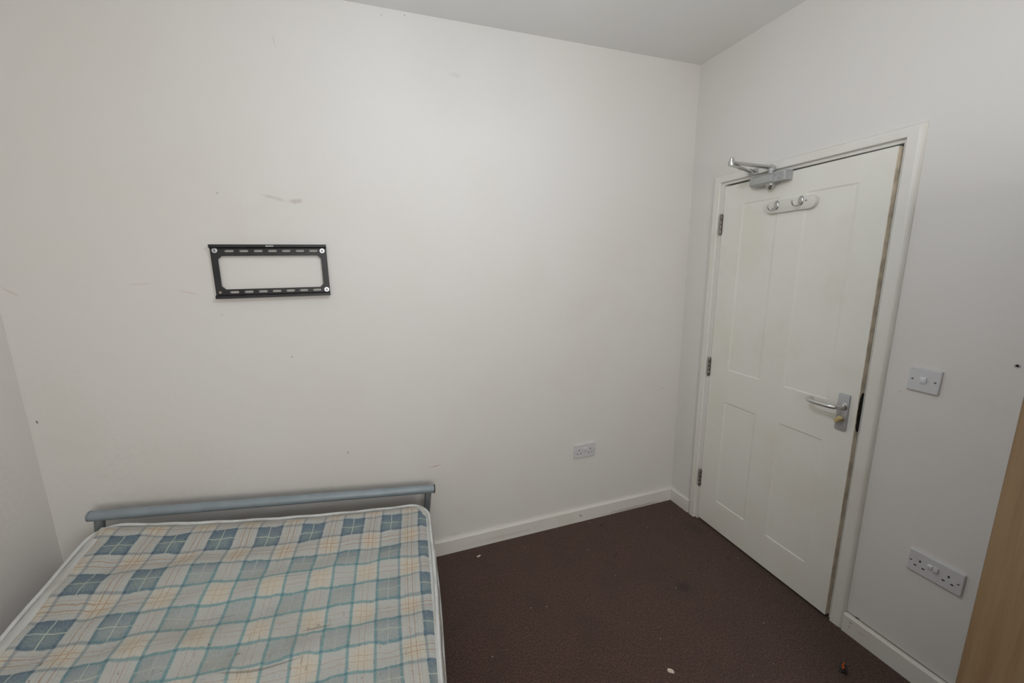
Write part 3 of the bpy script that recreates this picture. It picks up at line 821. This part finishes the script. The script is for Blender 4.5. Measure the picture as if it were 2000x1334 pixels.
for i in range(NX + 1):
    for j in range(NY + 1):
        # denser sampling next to the edges
        a = i / NX; b = j / NY
        a = a - .35 * math.sin(2 * PI * a) / (2 * PI); b = b - .35 * math.sin(2 * PI * b) / (2 * PI)
        U, V = rect_map(a, b)
        dE = min(U, MW - U, V - (.03 * math.sin(PI * min(max(U / MW, 0), 1)) ** .8), ML - V)
        cornerd = dE
        dE = max(dE, 0)
        p_ = slab(U, V); p_.z += relief(U, V, dE)
        v = bm.verts.new(p_); grid[i, j] = v; uvd[v] = patt(U, V)
        dH = min(min(U * .55, (MW - U - .017 * min(1, V)) * 2.1 + .004), (V - (.03 * math.sin(PI * min(max(U / MW, 0), 1)) ** .8)) * 2.6)
        cx_ = max(abs(U - MW / 2) - (MW / 2 - RC), 0); cy_ = max(abs(V - ML / 2) - (ML / 2 - RC), 0)
        rimd[v] = min(dE, RC - math.hypot(cx_, cy_)) if cx_ and cy_ else max(0, dH)
for i in range(NX):
    for j in range(NY):
        bm.faces.new((grid[i, j], grid[i + 1, j], grid[i + 1, j + 1], grid[i, j + 1]))
lp = [(i, 0) for i in range(NX + 1)] + [(NX, j) for j in range(1, NY + 1)] + [(i, NY) for i in range(NX - 1, -1, -1)] + [(0, j) for j in range(NY - 1, 0, -1)]
ringUV = []
for (i, j) in lp:
    a = i / NX; b = j / NY
    a = a - .35 * math.sin(2 * PI * a) / (2 * PI); b = b - .35 * math.sin(2 * PI * b) / (2 * PI)
    ringUV.append(rect_map(a, b))
cenU, cenV = MW / 2, ML / 2
prev = [grid[k] for k in lp]
LV = 8
for l in range(1, LV + 1):
    h = .016 + (MT - .026) * l / LV
    bul = .016 * math.sin(PI * .5 * min(1, 1.25 * l / LV))
    cur = []
    for (U, V), (i, j) in zip(ringUV, lp):
        nx = (1 if i == NX else -1 if i == 0 else 0); ny = (1 if j == NY else -1 if j == 0 else 0)
        dx, dy = U - cenU, V - cenV
        # outward direction of the rounded outline
        ox = 0 if abs(dx) < MW / 2 - RC else (abs(dx) - (MW / 2 - RC)) / RC * (1 if dx > 0 else -1)
        oy = 0 if abs(dy) < ML / 2 - RC else (abs(dy) - (ML / 2 - RC)) / RC * (1 if dy > 0 else -1)
        Ln = math.hypot(ox, oy) or 1; ox /= Ln; oy /= Ln
        bl = bul + .0022 * math.sin((U + V) * 46 + l)
        v = bm.verts.new(slab(U + ox * bl, V + oy * bl, h)); cur.append(v)
        uvd[v] = patt(U + ox * h, V + oy * h); rimd[v] = -1.0 if l > 1 else -.02
    m = len(cur)
    for k in range(m): bm.faces.new((prev[k], cur[k], cur[(k + 1) % m], prev[(k + 1) % m]))
    prev = cur
f_ = bm.faces.new(prev)
for f in bm.faces:
    for l in f.loops: l[uvl].uv = uvd[l.vert]; l[uvr].uv = (rimd[l.vert], 0)
mt = thing('mattress', 'worn blue and cream tartan mattress with white piped edge on the metal bed', 'mattress', (slab(MW / 2, ML / 2, MT)))
mb = obj('cover', bm, M_tartan, mt, smooth_=True, autos=80)
def edge_path(h, out):
    pts = []
    for (U, V), (i, j) in zip(ringUV, lp):
        dx, dy = U - cenU, V - cenV
        ox = 0 if abs(dx) < MW / 2 - RC else (abs(dx) - (MW / 2 - RC)) / RC * (1 if dx > 0 else -1)
        oy = 0 if abs(dy) < ML / 2 - RC else (abs(dy) - (ML / 2 - RC)) / RC * (1 if dy > 0 else -1)
        Ln = math.hypot(ox, oy) or 1
        pts.append(slab(U + ox / Ln * out, V + oy / Ln * out, h + .0012 * math.sin(U * 40 + V * 31)))
    return pts
for nm, h, out in (('top', .0125, .002), ('bottom', MT - .010, .015)):
    bm = B()
    tube(bm, edge_path(h, out), .0066 if nm == 'top' else .0060, 10, closed=True)
    obj('edge_piping', bm, M_piping, mt, smooth_=True, autos=80)
bm = B(); c0 = slab(.88, .64); c0.z += .0075
pts = [c0 + Vector((.010 * math.cos(a) * 1.2, .006 * math.sin(a), .002 + .002 * math.sin(2 * a))) for a in [(-.5 + 3.6 * i / 16) for i in range(17)]]
pts = [Vector(p) for p in pts] + [pts[-1] + Vector((-.006, .004, -.001))]
tube(bm, pts, .0016, 8)
tag(obj('hair_band', bm, M_hair, loc=tuple(c0), smooth_=True, autos=80), 'small curled black strand lying on the mattress near the bottom of the view', 'hair band')

# ------------------------------------------------------------------ bed frame
bed = thing('bed_frame', 'silver-blue tubular metal bed frame with a tilted headboard rail against the back wall', 'bed frame', (-2.3, -.095, 0))
HB = -.095; kk = (CAM.y - HB) / (CAM.y + .058)
A0 = CAM + (Vector((-3.003, -.058, .6045)) - CAM) * kk; A1 = CAM + (Vector((-1.604, -.058, .4365)) - CAM) * kk; RD = (A1 - A0).normalized(); DN = Vector((-RD.z * -1, 0, -RD.x)); DN = Vector((RD.z, 0, -RD.x)).normalized()
bm = B(); tube(bm, [A0 + RD * .004, A0 + RD * .010, A1 - RD * .006], .0205, 28, radii=[.0180, .0205, .0205])
obj('headboard_rail', bm, M_tube, bed, smooth_=True, autos=50)
bm = B(); tube(bm, [A1 - RD * .006, A1 - RD * .001, A1], .0212, 24, radii=[.0212, .0212, .0195]); e = obj('end_cap', bm, M_blackcap, bed, smooth_=True); e['label'] = 'black end cap'
bm = B(); tube(bm, [A0 - RD * .003, A0, A0 + RD * .005], .02, 24, radii=[.015, .0195, .0207]); obj('end_cap', bm, M_tube, bed, smooth_=True, autos=60)
for px, zb in ((CAM.x + (-2.968 - CAM.x) * kk, .006), (CAM.x + (-1.637 - CAM.x) * kk, .006)):
    top = A0 + RD * ((px - A0.x) / RD.x); L = (top.z - zb) / -DN.z
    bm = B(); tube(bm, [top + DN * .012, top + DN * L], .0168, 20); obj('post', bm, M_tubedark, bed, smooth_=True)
def railbox(bm, Ua, Va, Ub, Vb, h0, h1, w):
    a0, b0 = slab(Ua, Va, h0), slab(Ub, Vb, h0); a1, b1 = slab(Ua, Va, h1), slab(Ub, Vb, h1)
    d = (b0 - a0); s = Vector((-d.y, d.x, 0)).normalized() * w / 2
    vs = [bm.verts.new(p) for p in (a0 - s, a0 + s, a1 + s, a1 - s, b0 - s, b0 + s, b1 + s, b1 - s)]
    for q in ((0, 1, 2, 3), (7, 6, 5, 4), (0, 4, 5, 1), (1, 5, 6, 2), (2, 6, 7, 3), (3, 7, 4, 0)): bm.faces.new([vs[k] for k in q])
for U in (.05, MW - .05):
    bm = B()
    for k in range(10): railbox(bm, U, .02 + k * .18, U, .02 + (k + 1) * .18, MT + .014, MT + .044, .022)
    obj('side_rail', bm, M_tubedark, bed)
for k in range(13):
    V = .10 + k * .135; bm = B(); railbox(bm, .05, V, MW - .05, V, MT + .004, MT + .014, .055); obj('slat', bm, M_slat, bed)
for U in (.05, MW - .05):
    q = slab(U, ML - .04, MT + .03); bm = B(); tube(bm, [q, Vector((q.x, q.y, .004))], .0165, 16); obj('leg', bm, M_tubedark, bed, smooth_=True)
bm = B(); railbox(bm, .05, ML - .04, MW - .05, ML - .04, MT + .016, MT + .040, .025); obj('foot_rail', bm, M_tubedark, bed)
bm = B(); q0 = A0 + RD * .05 + DN * .30; q1 = A1 - RD * .05 + DN * .17
a_ = slab(.05, .02, MT + .03); b_ = slab(MW - .05, .02, MT + .03)
bm.free(); bm = B(); tube(bm, [Vector((a_.x - .04, HB, a_.z)), Vector((b_.x + .0, HB, b_.z))], .013, 16)
for p_, xx in ((a_, a_.x), (b_, b_.x)): tube(bm, [Vector((p_.x, HB, p_.z)), p_], .012, 12)
obj('head_cross_rail', bm, M_tubedark, bed, smooth_=True)

# ------------------------------------------------------------------ wardrobe (front faces the room's left)
wx = -.50; wy0, wy1 = -1.533, -2.33; wh = 1.82
wd = thing('wardrobe', 'light oak effect wardrobe at the right edge against the door wall', 'wardrobe', (-.26, -1.93, 0))
bm = B(); box(bm, (wx + .018, wy0 - .018, 0.0), (-.022, wy0, wh - .018), .0008); obj('side_panel', bm, M_ward, wd)
bm = B(); box(bm, (wx + .018, wy1, 0.0), (-.022, wy1 + .018, wh - .018), .0008); obj('side_panel', bm, M_ward, wd)
bm = B(); box(bm, (wx, wy1 - .005, wh - .018), (-.022, wy0 + .0, wh), .001); obj('top_panel', bm, M_ward, wd)
bm = B(); box(bm, (wx + .020, wy1 + .018, .07), (-.03, wy0 - .018, .088)); obj('bottom_panel', bm, M_ward, wd)
bm = B(); box(bm, (wx + .045, wy1 + .018, 0), (wx + .060, wy0 - .018, .07)); obj('plinth', bm, M_ward, wd)
bm = B(); box(bm, (-.028, wy1 + .018, .0), (-.023, wy0 - .018, wh - .018)); obj('back_panel', bm, M_ward, wd)
ym = (wy0 + wy1) / 2
for (ya, yb_, hy_) in ((wy0 - .0, ym + .0015, ym + .05), (ym - .0015, wy1, ym - .05)):
    bm = B(); box(bm, (wx, yb_, .012), (wx + .017, ya, wh - .020), .0012)
    d = obj('door', bm, M_ward, wd)
    bm = B(); tube(bm, spline([(wx, hy_, .92), (wx - .025, hy_, .925), (wx - .028, hy_, .98), (wx - .025, hy_, 1.035), (wx, hy_, 1.04)], 5), .005, 12); obj('handle', bm, M_steel, d, smooth_=True)

# ------------------------------------------------------------------ litter on the carpet
def chip(sx, sy, sz, seed):
    r_ = random.Random(seed); bm = B(); bmesh.ops.create_icosphere(bm, subdivisions=2, radius=1)
    for v in bm.verts:
        k = 1 + r_.uniform(-.18, .18); v.co = Vector((v.co.x * sx * k, v.co.y * sy * k, max(v.co.z, -.4) * sz * k + sz * .35))
    return bm
bits = [(-1.387, -.094, .011, .006, .004, 'white paper scrap on the carpet by the baseboard beside the mattress corner', 'paper scrap', .3),
        (-.841, -.948, .013, .009, .005, 'cream crumb on the carpet near the bottom middle of the view', 'crumb', -.8)]
for k, (x_, y_, a_, b_, c_, lab, cat_, rz) in enumerate(bits):
    o = obj(cat_.replace(' ', '_'), chip(a_, b_, c_, k), M_bit, world_=False, smooth_=True, autos=30); o.location = (x_, y_, .001); o.rotation_euler = (0, 0, rz); tag(o, lab, cat_)
small = None
specks = [(-1.484, -.662, 'pale speck on the carpet nearest the mattress side'), (-1.122, -.116, 'pale speck on the carpet in front of the back baseboard, left half'),
          (-.659, -.045, 'pale speck touching the back baseboard beneath the wall socket'), (-.358, -.206, 'pale speck on the carpet short of the room corner'),
          (-.148, -.177, 'pale speck on the carpet right in the room corner by the door hinge'), (-.527, -.63, 'pale speck by the dark stain in the middle of the carpet'),
          (-.76, -.464, 'pale speck on the open carpet below the wall socket'), (-.067, -.577, 'pale speck on the carpet at the foot of the door'),
          (-.303, -.913, 'pale speck on the carpet in front of the latch side of the door'), (-1.171, -.516, 'right one of two close pale specks in the middle left of the carpet'),
          (-1.245, -.499, 'left one of two close pale specks in the middle left of the carpet'), (-.797, -.254, 'pale speck on the carpet just off the back baseboard'),
          (-.783, -.824, 'pale speck on the carpet a little above the cream crumb')]
for k, (x_, y_, lab) in enumerate(specks):
    if small is None:
        small = obj('fluff_speck', chip(.0032, .0024, .0018, 9), M_speck, world_=False, smooth_=True); o = small
    else:
        o = small.copy(); COL.objects.link(o)
    o.location = (x_, y_, .001); o.rotation_euler = (0, 0, k * 1.3)
    tag(o, lab, 'speck', 'pale specks on the carpet')
wr = thing('sweet_wrapper', 'crumpled black and orange wrapper scrap on the carpet near the right baseboard', 'wrapper', (-.2, -1.163, 0), (0, 0, .5))
bm = B(); r_ = random.Random(5)
n = 8; G = {}
for i in range(n + 1):
    for j in range(4): G[i, j] = bm.verts.new((-.026 + .052 * i / n + r_.uniform(-.002, .002), -.011 + .022 * j / 3 + r_.uniform(-.002, .002), .003 + r_.uniform(0, .007)))
fs = []
for i in range(n):
    for j in range(3): fs.append(bm.faces.new((G[i, j], G[i + 1, j], G[i + 1, j + 1], G[i, j + 1])))
r2 = bmesh.ops.extrude_face_region(bm, geom=fs)
for v in [v for v in r2['geom'] if isinstance(v, bmesh.types.BMVert)]: v.co.z -= .0018
obj('foil', bm, M_blackfoil, wr, world_=False)
bm = B(); tube(bm, [(-.012, .003, .0105), (-.004, -.002, .012), (.004, .004, .0115), (.012, -.001, .0125), (.022, .001, .010)], .0026, 6)
e = obj('orange_strip', bm, M_orange, wr, world_=False); e['label'] = 'bright orange strip of the wrapper'
